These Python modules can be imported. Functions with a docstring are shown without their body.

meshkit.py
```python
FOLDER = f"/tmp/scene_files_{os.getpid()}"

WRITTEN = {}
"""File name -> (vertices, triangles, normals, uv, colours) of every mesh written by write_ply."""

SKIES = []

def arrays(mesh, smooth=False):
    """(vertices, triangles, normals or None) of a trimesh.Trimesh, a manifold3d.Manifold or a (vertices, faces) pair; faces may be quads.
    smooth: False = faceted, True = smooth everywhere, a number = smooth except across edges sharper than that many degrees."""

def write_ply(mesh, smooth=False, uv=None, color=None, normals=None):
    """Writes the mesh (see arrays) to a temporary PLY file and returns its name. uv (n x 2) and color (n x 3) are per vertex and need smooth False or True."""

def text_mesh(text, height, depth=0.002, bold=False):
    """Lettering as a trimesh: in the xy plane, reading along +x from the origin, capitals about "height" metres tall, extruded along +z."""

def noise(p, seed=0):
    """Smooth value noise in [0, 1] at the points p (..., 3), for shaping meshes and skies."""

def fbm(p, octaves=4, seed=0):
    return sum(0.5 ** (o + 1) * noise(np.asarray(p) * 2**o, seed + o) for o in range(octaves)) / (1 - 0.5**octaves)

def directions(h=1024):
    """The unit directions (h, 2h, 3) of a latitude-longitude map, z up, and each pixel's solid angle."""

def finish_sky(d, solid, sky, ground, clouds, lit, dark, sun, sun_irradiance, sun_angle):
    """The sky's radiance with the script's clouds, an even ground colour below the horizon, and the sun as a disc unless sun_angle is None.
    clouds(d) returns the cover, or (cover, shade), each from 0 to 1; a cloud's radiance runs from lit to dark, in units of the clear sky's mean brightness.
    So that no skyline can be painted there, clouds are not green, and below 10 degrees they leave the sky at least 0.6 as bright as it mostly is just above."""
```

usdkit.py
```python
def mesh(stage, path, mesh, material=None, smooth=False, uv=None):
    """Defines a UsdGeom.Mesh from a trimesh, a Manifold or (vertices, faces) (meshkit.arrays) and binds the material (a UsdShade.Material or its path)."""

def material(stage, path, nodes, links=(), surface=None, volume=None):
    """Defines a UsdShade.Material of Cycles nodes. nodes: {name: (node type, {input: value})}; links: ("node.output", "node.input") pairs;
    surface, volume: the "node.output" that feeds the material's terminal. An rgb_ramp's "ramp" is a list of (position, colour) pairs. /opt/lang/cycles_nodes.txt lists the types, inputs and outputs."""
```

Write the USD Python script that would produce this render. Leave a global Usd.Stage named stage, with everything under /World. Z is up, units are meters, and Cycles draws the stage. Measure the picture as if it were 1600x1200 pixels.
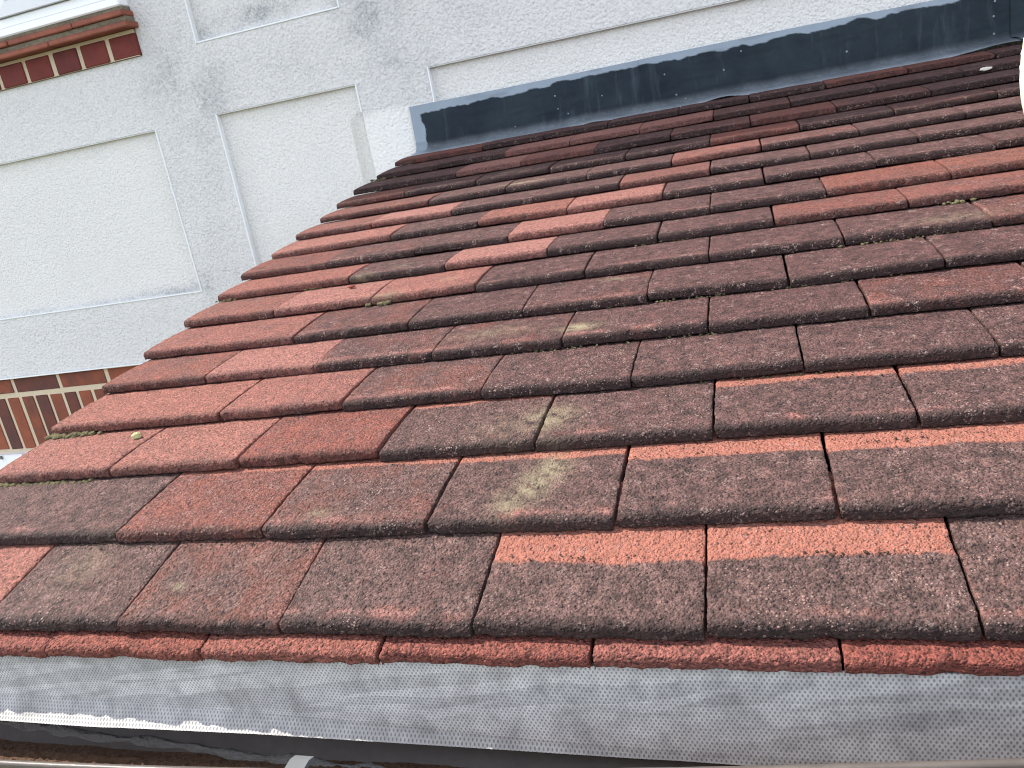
import math, random
import numpy as np
import trimesh
import shapely.geometry as sg
import usdkit, meshkit
from pxr import Usd, UsdGeom, UsdLux, UsdShade, Gf, Sdf, Vt

rng = np.random.default_rng(7)
random.seed(7)
stage = Usd.Stage.CreateInMemory()
UsdGeom.Xform.Define(stage, '/World')
UsdGeom.Scope.Define(stage, '/World/Looks')
T = Sdf.ValueTypeNames

# ------------------------------------------------------------------ camera
# x runs along the eaves and the house wall, y towards the wall, z up
CAM = np.array([0.28088, -0.35455, 0.34968])
RIGHT = np.array([0.951566, 0.255270, -0.171346])
DOWN = np.array([-0.083770, -0.320961, -0.943381])
FWD = np.array([-0.295812, 0.912043, -0.284031])
cam = UsdGeom.Camera.Define(stage, '/World/camera')
m = Gf.Matrix4d(*RIGHT, 0, *(-DOWN), 0, *(-FWD), 0, *CAM, 1)
UsdGeom.Xformable(cam).AddTransformOp().Set(m)
cam.CreateHorizontalApertureAttr(36.0)
cam.CreateFocalLengthAttr(1249.576 / 1600 * 36.0)
cam.CreateClippingRangeAttr((0.02, 2000.0))
cam.CreateExposureAttr(0.95)

# ------------------------------------------------------------------ sky and sun: the sun stands to the left, a little behind the plane of the wall
ELEV, BEHIND = math.radians(52), math.radians(5)
SUN = np.array([-math.cos(ELEV) * math.cos(BEHIND), math.cos(ELEV) * math.sin(BEHIND), math.sin(ELEV)])
sky = UsdLux.DomeLight.Define(stage, '/World/sky')
sky_mat = usdkit.material(stage, '/World/Looks/sky', {
    'tc': ('texture_coordinate', {}),
    's': ('sky_texture', {'sky_type': 'single_scattering', 'sun_disc': False, 'sun_elevation': ELEV, 'sun_rotation': math.atan2(SUN[0], SUN[1]), 'aerosol_density': 1.6}),
    'n': ('noise_texture', {'scale': 2.2, 'detail': 5.0, 'roughness': 0.6}),
    'r': ('map_range', {'from_min': 0.42, 'from_max': 0.62, 'to_min': 0.15, 'to_max': 0.8, 'clamp': True}),
    'mx': ('mix', {'color2': (7.5, 7.6, 7.9)}),
    'b': ('background_shader', {'strength': 0.14})},
    [('tc.generated', 'n.vector'), ('n.fac', 'r.value'), ('r.result', 'mx.fac'), ('s.color', 'mx.color1'), ('mx.color', 'b.color')], surface='b.background')
UsdShade.MaterialBindingAPI.Apply(sky.GetPrim()).Bind(sky_mat)
sky.GetPrim().SetCustomDataByKey('kind', 'structure')
sun = UsdLux.DistantLight.Define(stage, '/World/sun')
sun.CreateNormalizeAttr(True)
sun.CreateIntensityAttr(1.1)
sun.CreateAngleAttr(0.5)
sun.CreateColorAttr(Gf.Vec3f(1.0, 0.95, 0.87))
zx = np.cross([0, 0, 1.0], SUN); zx /= np.linalg.norm(zx); zy = np.cross(SUN, zx)
UsdGeom.Xformable(sun).AddTransformOp().Set(Gf.Matrix4d(*zx, 0, *zy, 0, *SUN, 0, 0, 0, 0, 1))

# ------------------------------------------------------------------ helpers
used = {}


def path_for(name, parent):
    key = (parent, name)
    n = used.get(key, 0)
    used[key] = n + 1
    return f'{parent}/{name}' + (f'_{n:03d}' if n else '')


def thing(name, label, cat, loc=(0, 0, 0), group=None):
    x = UsdGeom.Xform.Define(stage, path_for(name, '/World'))
    x.AddTranslateOp().Set(Gf.Vec3d(*map(float, loc)))
    p = x.GetPrim()
    p.SetCustomDataByKey('label', label)
    p.SetCustomDataByKey('category', cat)
    if group:
        p.SetCustomDataByKey('group', group)
    return x


def obj(name, mesh, mat, parent='/World', smooth=30, attrs=None, label=None, kind=None, cat=None):
    """One Mesh prim. parent: a prim path or a schema object. attrs: {name: values per vertex}."""
    par = parent if isinstance(parent, str) else str(parent.GetPath())
    if par != '/World' and not isinstance(mesh, tuple):
        pass
    g = usdkit.mesh(stage, path_for(name, par), mesh, mat, smooth=(True if attrs else smooth))
    if attrs:
        for k, v in attrs.items():
            UsdGeom.PrimvarsAPI(g).CreatePrimvar(k, T.FloatArray, 'vertex').Set(Vt.FloatArray.FromNumpy(np.asarray(v, np.float32)))
    p = g.GetPrim()
    for k, v in (('label', label), ('kind', kind), ('category', cat)):
        if v:
            p.SetCustomDataByKey(k, v)
    return g


def mat(name, nodes, links, surface='p.BSDF'):
    return usdkit.material(stage, '/World/Looks/' + name, nodes, links, surface=surface)


def box(x0, x1, y0, y1, z0, z1, bevel=0.0):
    if bevel:
        import manifold3d as m3
        pts = [(x, y, z) for x in (x0, x1) for y in (y0, y1) for z in (z0, z1)]
        c = np.array([(x0 + x1) / 2, (y0 + y1) / 2, (z0 + z1) / 2])
        out = []
        for p in pts:
            s = np.sign(c - np.array(p))
            for k in range(3):
                q = np.array(p, float)
                for j in range(3):
                    if j != k:
                        q[j] += s[j] * bevel
                out.append(q)
        return m3.Manifold.hull_points(np.array(out))
    b = trimesh.creation.box([x1 - x0, y1 - y0, z1 - z0])
    b.apply_translation([(x0 + x1) / 2, (y0 + y1) / 2, (z0 + z1) / 2])
    return b


def grid_faces(nr, nc, flip=False):
    i, j = np.meshgrid(np.arange(nr - 1), np.arange(nc - 1), indexing='ij')
    a = (i * nc + j).ravel(); b = a + 1; c = a + nc + 1; d = a + nc
    f = np.vstack([np.stack([a, b, c], 1), np.stack([a, c, d], 1)])
    return f[:, ::-1] if flip else f


def sweep(sections, closed=False):
    """Skin through equal-length rings of points."""
    s = np.asarray(sections, float)
    n, k, _ = s.shape
    if closed:
        s = np.concatenate([s, s[:, :1]], 1); k += 1
    return s.reshape(-1, 3), grid_faces(n, k)


def tube(points, r, sides=16):
    P = np.asarray(points, float)
    d = np.gradient(P, axis=0); d /= np.linalg.norm(d, axis=1)[:, None]
    u = np.cross(d, [0.1, 0.2, 0.97]); u /= np.linalg.norm(u, axis=1)[:, None]
    w = np.cross(d, u)
    a = np.linspace(0, 2 * np.pi, sides + 1)
    rr = np.broadcast_to(np.asarray(r, float), (len(P),))
    s = P[:, None] + rr[:, None, None] * (np.cos(a)[None, :, None] * u[:, None] + np.sin(a)[None, :, None] * w[:, None])
    return s.reshape(-1, 3), grid_faces(len(P), sides + 1, True)


def lump(r, seed, squash=0.6, sub=3, rough=0.45):
    s = trimesh.creation.icosphere(subdivisions=sub, radius=1.0)
    v = np.array(s.vertices)
    v *= (1 + rough * (meshkit.fbm(v * 2.1 + seed * 3.7, 4, seed) - 0.5) * 2)[:, None]
    v *= np.array([r, r, r * squash])
    return trimesh.Trimesh(v, s.faces, process=False)


# ------------------------------------------------------------------ materials
def geo():
    return ('geometry', {})


tile_mat = mat('roof_tile', {
    'g': geo(),
    'tone': ('attribute', {'attribute': 'tone'}), 'pale': ('attribute', {'attribute': 'pale'}), 'hue': ('attribute', {'attribute': 'hue'}),
    'clean': ('attribute', {'attribute': 'clean'}), 'front': ('attribute', {'attribute': 'front'}), 'lich': ('attribute', {'attribute': 'lichen'}),
    'n1': ('noise_texture', {'scale': 22.0, 'detail': 5.0, 'roughness': 0.62}),
    'n2': ('noise_texture', {'scale': 260.0, 'detail': 4.0, 'roughness': 0.6}),
    'n3': ('noise_texture', {'scale': 70.0, 'detail': 7.0, 'roughness': 0.72}),
    'dkn': ('map_range', {'from_min': 0.30, 'from_max': 0.70, 'clamp': True}),
    'v1': ('voronoi_texture', {'scale': 330.0, 'randomness': 1.0}),
    'v2': ('voronoi_texture', {'scale': 74.0, 'randomness': 1.0}),
    'v3': ('voronoi_texture', {'scale': 520.0, 'randomness': 1.0}),
    # clay colour
    'c1': ('mix', {'color1': (0.140, 0.036, 0.027), 'color2': (0.185, 0.064, 0.043)}),
    'c2': ('mix', {'color2': (0.232, 0.103, 0.087)}),
    # dirt
    'da': ('math', {'math_type': 'multiply_add', 'value2': 1.9, 'value3': -0.45}),
    'db': ('math', {'math_type': 'multiply_add', 'value2': 0.9, 'value3': -0.45}),
    'dc': ('math', {'math_type': 'add'}),
    'dd': ('math', {'math_type': 'multiply_add', 'value2': -1.75, 'value3': 1.15}),
    'de': ('math', {'math_type': 'add', 'use_clamp': True}),
    'bl': ('attribute', {'attribute': 'bleach'}),
    'dk0': ('mix', {'color1': (0.018, 0.0085, 0.0088), 'color2': (0.118, 0.052, 0.048)}),
    'dk1': ('mix', {'color1': (0.029, 0.018, 0.0162), 'color2': (0.132, 0.076, 0.066)}),
    'dk': ('mix', {}),
    'v3s': ('separate_color', {}),
    'v3r': ('map_range', {'from_min': 0.0, 'from_max': 1.0, 'to_min': 0.50, 'to_max': 1.60}),
    'v1r': ('map_range', {'from_min': 0.0, 'from_max': 1.0, 'to_min': 0.80, 'to_max': 1.22}),
    'vv': ('math', {'math_type': 'multiply'}),
    'vvc': ('combine_color', {}),
    'mgr': ('mix', {'mix_type': 'multiply', 'fac': 0.85}),
    'thr': ('math', {'math_type': 'multiply_add', 'value2': 0.36, 'value3': 0.10}),
    'm1': ('mix', {}),
    # clean strip that lay under the course above
    'mc': ('mix', {'color2': (0.256, 0.096, 0.068)}),
    # dirty nose
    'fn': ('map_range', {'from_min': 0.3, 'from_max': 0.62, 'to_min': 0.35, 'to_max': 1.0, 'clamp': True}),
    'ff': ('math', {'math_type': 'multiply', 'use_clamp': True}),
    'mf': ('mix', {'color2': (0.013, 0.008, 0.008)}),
    # grains: pale and dark grit
    's1': ('math', {'math_type': 'less_than'}),
    'sr': ('separate_color', {}),
    's2': ('math', {'math_type': 'greater_than', 'value2': 0.80}),
    's3': ('math', {'math_type': 'multiply'}),
    's3b': ('math', {'math_type': 'multiply', 'value2': 0.75}),
    'w1': ('math', {'math_type': 'less_than', 'value2': 0.34}),
    'w2': ('math', {'math_type': 'greater_than', 'value2': 0.86}),
    'w3': ('math', {'math_type': 'multiply'}),
    'w4': ('math', {'math_type': 'multiply', 'value2': 0.70}),
    'wn': ('map_range', {'from_min': 0.40, 'from_max': 0.60, 'to_min': 0.10, 'to_max': 1.15, 'clamp': False}),
    'w6': ('math', {'math_type': 'multiply', 'use_clamp': True}), 's3d': ('math', {'math_type': 'multiply', 'use_clamp': True}), 'sp_': ('attribute', {'attribute': 'grit'}), 'wn2': ('math', {'math_type': 'multiply'}),
    'mw': ('mix', {'color2': (0.33, 0.225, 0.195)}),
    'gfac': ('map_range', {'from_min': 0.0, 'from_max': 1.0, 'to_min': 0.9, 'to_max': 0.4, 'clamp': True}),
    'mg': ('mix', {'color2': (0.30, 0.185, 0.155)}),
    's4': ('math', {'math_type': 'less_than', 'value2': 0.16}),
    's5': ('math', {'math_type': 'multiply'}),
    's5b': ('math', {'math_type': 'multiply', 'value2': 0.65}),
    'mh': ('mix', {'color2': (0.016, 0.011, 0.011)}),
    # pale lichen flecks
    'wob': ('mix', {'fac': 0.035}),
    'fl1': ('map_range', {'from_min': 0.16, 'from_max': 0.28, 'to_min': 1.0, 'to_max': 0.0, 'clamp': True}),
    'fsep': ('separate_color', {}),
    'fl2': ('math', {'math_type': 'greater_than', 'value2': 0.52}),
    'fl3': ('math', {'math_type': 'multiply'}),
    'fl4': ('map_range', {'from_min': 0.36, 'from_max': 0.52, 'to_min': 0.0, 'to_max': 0.85, 'clamp': True}),
    'flb': ('map_range', {'from_min': 0.0, 'from_max': 1.0, 'to_min': 1.0, 'to_max': 0.35, 'clamp': True}),
    'flc': ('math', {'math_type': 'multiply'}),
    'spk': ('map_range', {'from_min': 0.55, 'from_max': 1.2, 'to_min': 1.0, 'to_max': 0.12, 'clamp': True}),
    'w5': ('math', {'math_type': 'multiply'}), 's3c': ('math', {'math_type': 'multiply'}), 'fld': ('math', {'math_type': 'multiply'}),
    'fl5': ('math', {'math_type': 'multiply'}),
    'mfl': ('mix', {'color2': (0.30, 0.215, 0.195)}),
    'ln': ('map_range', {'from_min': 0.36, 'from_max': 0.56, 'to_min': 0.0, 'to_max': 1.0, 'clamp': True}),
    'll': ('math', {'math_type': 'multiply', 'use_clamp': True}),
    'ml': ('mix', {'color2': (0.25, 0.215, 0.135)}),
    # relief
    'h1': ('map_range', {'from_min': 0.0, 'from_max': 0.55, 'to_min': 1.0, 'to_max': 0.0, 'clamp': True}),
    'h2': ('map_range', {'from_min': 0.0, 'from_max': 0.55, 'to_min': 0.45, 'to_max': 0.0, 'clamp': True}),
    'h1m': ('math', {'math_type': 'multiply'}),
    'h3': ('math', {'math_type': 'add'}),
    'h4': ('math', {'math_type': 'multiply_add', 'value2': 1.0}),
    'bp': ('bump', {'strength': 1.0, 'distance': 0.0021}),
    'p': ('principled_bsdf', {'roughness': 0.86, 'specular_ior_level': 0.32})},
    [('g.position', f'{n}.vector') for n in ('n1', 'n2', 'n3', 'v1', 'v3')] + [
        ('g.position', 'wob.color1'), ('n2.color', 'wob.color2'), ('wob.color', 'v2.vector'),
        ('hue.fac', 'c1.fac'), ('c1.color', 'c2.color1'), ('pale.fac', 'c2.fac'),
        ('n1.fac', 'da.value1'), ('n3.fac', 'db.value1'), ('da.value', 'dc.value1'), ('db.value', 'dc.value2'),
        ('tone.fac', 'dd.value1'), ('dc.value', 'de.value1'), ('dd.value', 'de.value2'),
        ('n3.fac', 'dkn.value'), ('dkn.result', 'dk0.fac'), ('dkn.result', 'dk1.fac'), ('dk0.color', 'dk.color1'), ('dk1.color', 'dk.color2'), ('bl.fac', 'dk.fac'), ('de.value', 'm1.fac'), ('c2.color', 'm1.color1'), ('dk.color', 'm1.color2'),
        ('clean.fac', 'mc.fac'), ('m1.color', 'mc.color1'),
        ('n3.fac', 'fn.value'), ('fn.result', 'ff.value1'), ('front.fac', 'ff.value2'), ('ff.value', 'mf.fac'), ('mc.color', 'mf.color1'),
        ('v1.distance', 's1.value1'), ('sr.b', 'thr.value1'), ('thr.value', 's1.value2'), ('v1.color', 'sr.color'), ('sr.r', 's2.value1'), ('s1.value', 's3.value1'), ('s2.value', 's3.value2'), ('s3.value', 's3b.value1'),
        ('s3b.value', 's3c.value1'), ('spk.result', 's3c.value2'), ('s3c.value', 's3d.value1'), ('wn2.value', 's3d.value2'), ('s3d.value', 'mg.fac'), ('v3.color', 'v3s.color'), ('v3s.r', 'v3r.value'), ('sr.g', 'v1r.value'), ('v3r.result', 'vv.value1'), ('v1r.result', 'vv.value2'), ('vv.value', 'vvc.r'), ('vv.value', 'vvc.g'), ('vv.value', 'vvc.b'),
        ('mf.color', 'mgr.color1'), ('vvc.color', 'mgr.color2'), ('clean.fac', 'gfac.value'), ('gfac.result', 'mgr.fac'),
        ('v3.distance', 'w1.value1'), ('v3s.g', 'w2.value1'), ('w1.value', 'w3.value1'), ('w2.value', 'w3.value2'), ('w3.value', 'w4.value1'), ('w4.value', 'w5.value1'), ('spk.result', 'w5.value2'), ('n1.fac', 'wn.value'), ('wn.result', 'wn2.value1'), ('sp_.fac', 'wn2.value2'), ('w5.value', 'w6.value1'), ('wn2.value', 'w6.value2'), ('w6.value', 'mw.fac'), ('mgr.color', 'mw.color1'), ('mw.color', 'mg.color1'),
        ('sr.g', 's4.value1'), ('s4.value', 's5.value1'), ('s1.value', 's5.value2'), ('s5.value', 's5b.value1'), ('s5b.value', 'mh.fac'), ('mg.color', 'mh.color1'),
        ('v2.distance', 'fl1.value'), ('v2.color', 'fsep.color'), ('fsep.r', 'fl2.value1'), ('fl1.result', 'fl3.value1'), ('fl2.value', 'fl3.value2'),
        ('n3.fac', 'fl4.value'), ('fl4.result', 'fl5.value1'), ('fl3.value', 'fl5.value2'), ('bl.fac', 'flb.value'), ('fl5.value', 'flc.value1'), ('flb.result', 'flc.value2'), ('tone.fac', 'spk.value'), ('flc.value', 'fld.value1'), ('spk.result', 'fld.value2'), ('fld.value', 'mfl.fac'), ('mh.color', 'mfl.color1'),
        ('n3.fac', 'ln.value'), ('ln.result', 'll.value1'), ('lich.fac', 'll.value2'), ('ll.value', 'ml.fac'), ('mfl.color', 'ml.color1'),
        ('ml.color', 'p.base_color'),
        ('v1.distance', 'h1.value'), ('v3.distance', 'h2.value'), ('h1.result', 'h1m.value1'), ('sr.b', 'h1m.value2'),
        ('h1m.value', 'h3.value1'), ('h2.result', 'h3.value2'), ('n2.fac', 'h4.value1'), ('h3.value', 'h4.value3'),
        ('h4.value', 'bp.height'), ('bp.normal', 'p.normal')])


def render_look(name, colour, bump):
    return mat(name, {
        'g': geo(), 'dirt': ('attribute', {'attribute': 'dirt'}), 'fresh': ('attribute', {'attribute': 'fresh'}),
        'n1': ('noise_texture', {'scale': 190.0, 'detail': 3.0, 'roughness': 0.6, 'distortion': 0.15}),
        'n2': ('noise_texture', {'scale': 7.0, 'detail': 5.0, 'roughness': 0.6}),
        'n3': ('noise_texture', {'scale': 60.0, 'detail': 4.0, 'roughness': 0.6}),
        'v': ('voronoi_texture', {'scale': 120.0, 'randomness': 1.0, 'feature': 'smooth_f1', 'smoothness': 0.6}),
        'b1': ('mix', {'color1': tuple(c * 0.88 for c in colour), 'color2': colour}),
        'pit': ('map_range', {'from_min': 0.34, 'from_max': 0.52, 'to_min': 0.40, 'to_max': 0.0, 'clamp': True}),
        'mp': ('mix', {'color2': (0.40, 0.41, 0.42)}),
        'dm': ('map_range', {'from_min': 0.30, 'from_max': 0.66, 'to_min': 0.35, 'to_max': 1.0, 'clamp': True}),
        'dp': ('map_range', {'from_min': 0.62, 'from_max': 0.36, 'to_min': 0.5, 'to_max': 0.95, 'clamp': True}),
        'dx': ('math', {'math_type': 'multiply'}),
        'dy': ('math', {'math_type': 'multiply', 'use_clamp': True}),
        'dz': ('map_range', {'from_min': 0.36, 'from_max': 0.62, 'to_min': 0.35, 'to_max': 1.45, 'clamp': True}), 'dw': ('math', {'math_type': 'multiply', 'use_clamp': True}),
        'md': ('mix', {'color2': (0.26, 0.27, 0.285)}),
        'mfr': ('mix', {'color2': (0.86, 0.85, 0.83)}),
        'h': ('math', {'math_type': 'multiply_add', 'value2': -0.7}),
        'bp': ('bump', {'strength': 1.0, 'distance': bump}),
        'p': ('principled_bsdf', {'roughness': 0.9, 'specular_ior_level': 0.25})},
        [('g.position', f'{n}.vector') for n in ('n1', 'n2', 'n3', 'v')] + [
            ('n2.fac', 'b1.fac'), ('n1.fac', 'pit.value'), ('pit.result', 'mp.fac'), ('b1.color', 'mp.color1'),
            ('n3.fac', 'dm.value'), ('n1.fac', 'dp.value'), ('dm.result', 'dx.value1'), ('dp.result', 'dx.value2'),
            ('dx.value', 'dy.value1'), ('dirt.fac', 'dy.value2'), ('n2.fac', 'dz.value'), ('dy.value', 'dw.value1'), ('dz.result', 'dw.value2'), ('dw.value', 'md.fac'), ('mp.color', 'md.color1'),
            ('fresh.fac', 'mfr.fac'), ('md.color', 'mfr.color1'), ('mfr.color', 'p.base_color'),
            ('v.distance', 'h.value1'), ('n1.fac', 'h.value3'), ('h.value', 'bp.height'), ('bp.normal', 'p.normal')])


raised_mat = render_look('raised_render', (0.72, 0.71, 0.70), 0.0042)
panel_mat = render_look('panel_render', (0.745, 0.73, 0.705), 0.0034)


def plain(name, colour, rough=0.5, spec=0.5, bump=0.0, scale=60.0, vary=0.12, metallic=0.0):
    return mat(name, {
        'g': geo(), 'n': ('noise_texture', {'scale': scale, 'detail': 5.0, 'roughness': 0.6}),
        'r': ('mix', {'color1': tuple(c * (1 - vary) for c in colour), 'color2': tuple(min(1, c * (1 + vary)) for c in colour)}),
        'bp': ('bump', {'strength': 1.0, 'distance': bump}),
        'p': ('principled_bsdf', {'roughness': rough, 'specular_ior_level': spec, 'metallic': metallic})},
        [('g.position', 'n.vector'), ('n.fac', 'r.fac'), ('r.color', 'p.base_color'), ('n.fac', 'bp.height'), ('bp.normal', 'p.normal')])


bead_mat = plain('white_bead', (0.74, 0.76, 0.77), 0.4, vary=0.06, scale=30)
upvc_mat = plain('white_plastic', (0.80, 0.81, 0.82), 0.25, vary=0.03, scale=12)
mortar_mat = plain('mortar', (0.56, 0.47, 0.34), 0.9, 0.2, 0.002, 300, 0.25)
sillmortar_mat = plain('dirty_mortar', (0.17, 0.14, 0.10), 0.95, 0.2, 0.003, 120, 0.75)
deck_mat = plain('dark_felt', (0.02, 0.02, 0.021), 0.8)
gutter_mat = plain('grey_gutter_plastic', (0.080, 0.066, 0.058), 0.42, 0.4, 0.0006, 60, 0.45)
clip_mat = plain('grey_clip_plastic', (0.12, 0.128, 0.132), 0.4, 0.5, 0.0002, 80, 0.1)
cream_mat = plain('cream_plastic', (0.70, 0.70, 0.58), 0.35, vary=0.03, scale=20)
moss_mat = plain('moss', (0.145, 0.128, 0.070), 0.95, 0.1, 0.003, 500, 0.5)
pale_moss_mat = plain('pale_lichen', (0.46, 0.45, 0.24), 0.9, 0.1, 0.002, 500, 0.25)
shell_mat = plain('white_stone', (0.72, 0.68, 0.62), 0.5, 0.4, 0.0005, 300, 0.1)
redbit_mat = plain('red_crumb', (0.17, 0.045, 0.035), 0.9, 0.2, 0.001, 500, 0.3)
fascia_mat = plain('fascia_paint', (0.60, 0.60, 0.58), 0.5)
grass_mat = plain('grass', (0.10, 0.105, 0.055), 0.95, 0.1, 0.01, 6, 0.4)
houseroof_mat = plain('house_roof_tiles', (0.16, 0.06, 0.045), 0.85, 0.2, 0.01, 9, 0.3)
sediment_mat = plain('gutter_silt', (0.105, 0.062, 0.040), 0.95, 0.15, 0.004, 260, 0.55)
crust_mat = plain('dry_crust', (0.23, 0.225, 0.215), 0.95, 0.15, 0.004, 300, 0.4)


def brick_look(name, c1, c2):
    return mat(name, {
        'g': geo(), 'n': ('noise_texture', {'scale': 18.0, 'detail': 5.0, 'roughness': 0.65}),
        'n2': ('noise_texture', {'scale': 350.0, 'detail': 3.0}),
        'mr': ('map_range', {'from_min': 0.35, 'from_max': 0.65, 'clamp': True}),
        'm': ('mix', {'color1': c1, 'color2': c2}),
        'm2': ('mix', {'mix_type': 'multiply', 'fac': 0.45}),
        'bp': ('bump', {'strength': 0.8, 'distance': 0.0012}),
        'p': ('principled_bsdf', {'roughness': 0.8, 'specular_ior_level': 0.3})},
        [('g.position', 'n.vector'), ('g.position', 'n2.vector'), ('n.fac', 'mr.value'), ('mr.result', 'm.fac'), ('m.color', 'm2.color1'), ('n2.color', 'm2.color2'),
         ('m2.color', 'p.base_color'), ('n2.fac', 'bp.height'), ('bp.normal', 'p.normal')])


brick_mats = [brick_look('red_brick', (0.34, 0.098, 0.048), (0.24, 0.070, 0.042)), brick_look('brown_brick', (0.29, 0.082, 0.042), (0.165, 0.058, 0.040)),
              brick_look('dark_brick', (0.105, 0.045, 0.040), (0.17, 0.052, 0.035))]
sill_brick_mats = [brick_look('sill_brick', (0.21, 0.042, 0.032), (0.15, 0.032, 0.028)), brick_look('sill_brick_dark', (0.17, 0.036, 0.030), (0.11, 0.026, 0.026))]
silltile_mat = brick_look('sill_tile', (0.33, 0.11, 0.07), (0.24, 0.075, 0.05))
wallbrick_mat = mat('brickwork', {
    'g': geo(), 's': ('separate_xyz', {}), 'c': ('combine_xyz', {}),
    'b': ('brick_texture', {'color1': (0.19, 0.06, 0.04), 'color2': (0.11, 0.045, 0.036), 'mortar': (0.36, 0.30, 0.23), 'scale': 1.0, 'mortar_size': 0.006, 'brick_width': 0.225, 'row_height': 0.075}),
    'p': ('principled_bsdf', {'roughness': 0.85})},
    [('g.position', 's.vector'), ('s.x', 'c.x'), ('s.z', 'c.y'), ('c.vector', 'b.vector'), ('b.color', 'p.base_color')])
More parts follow.
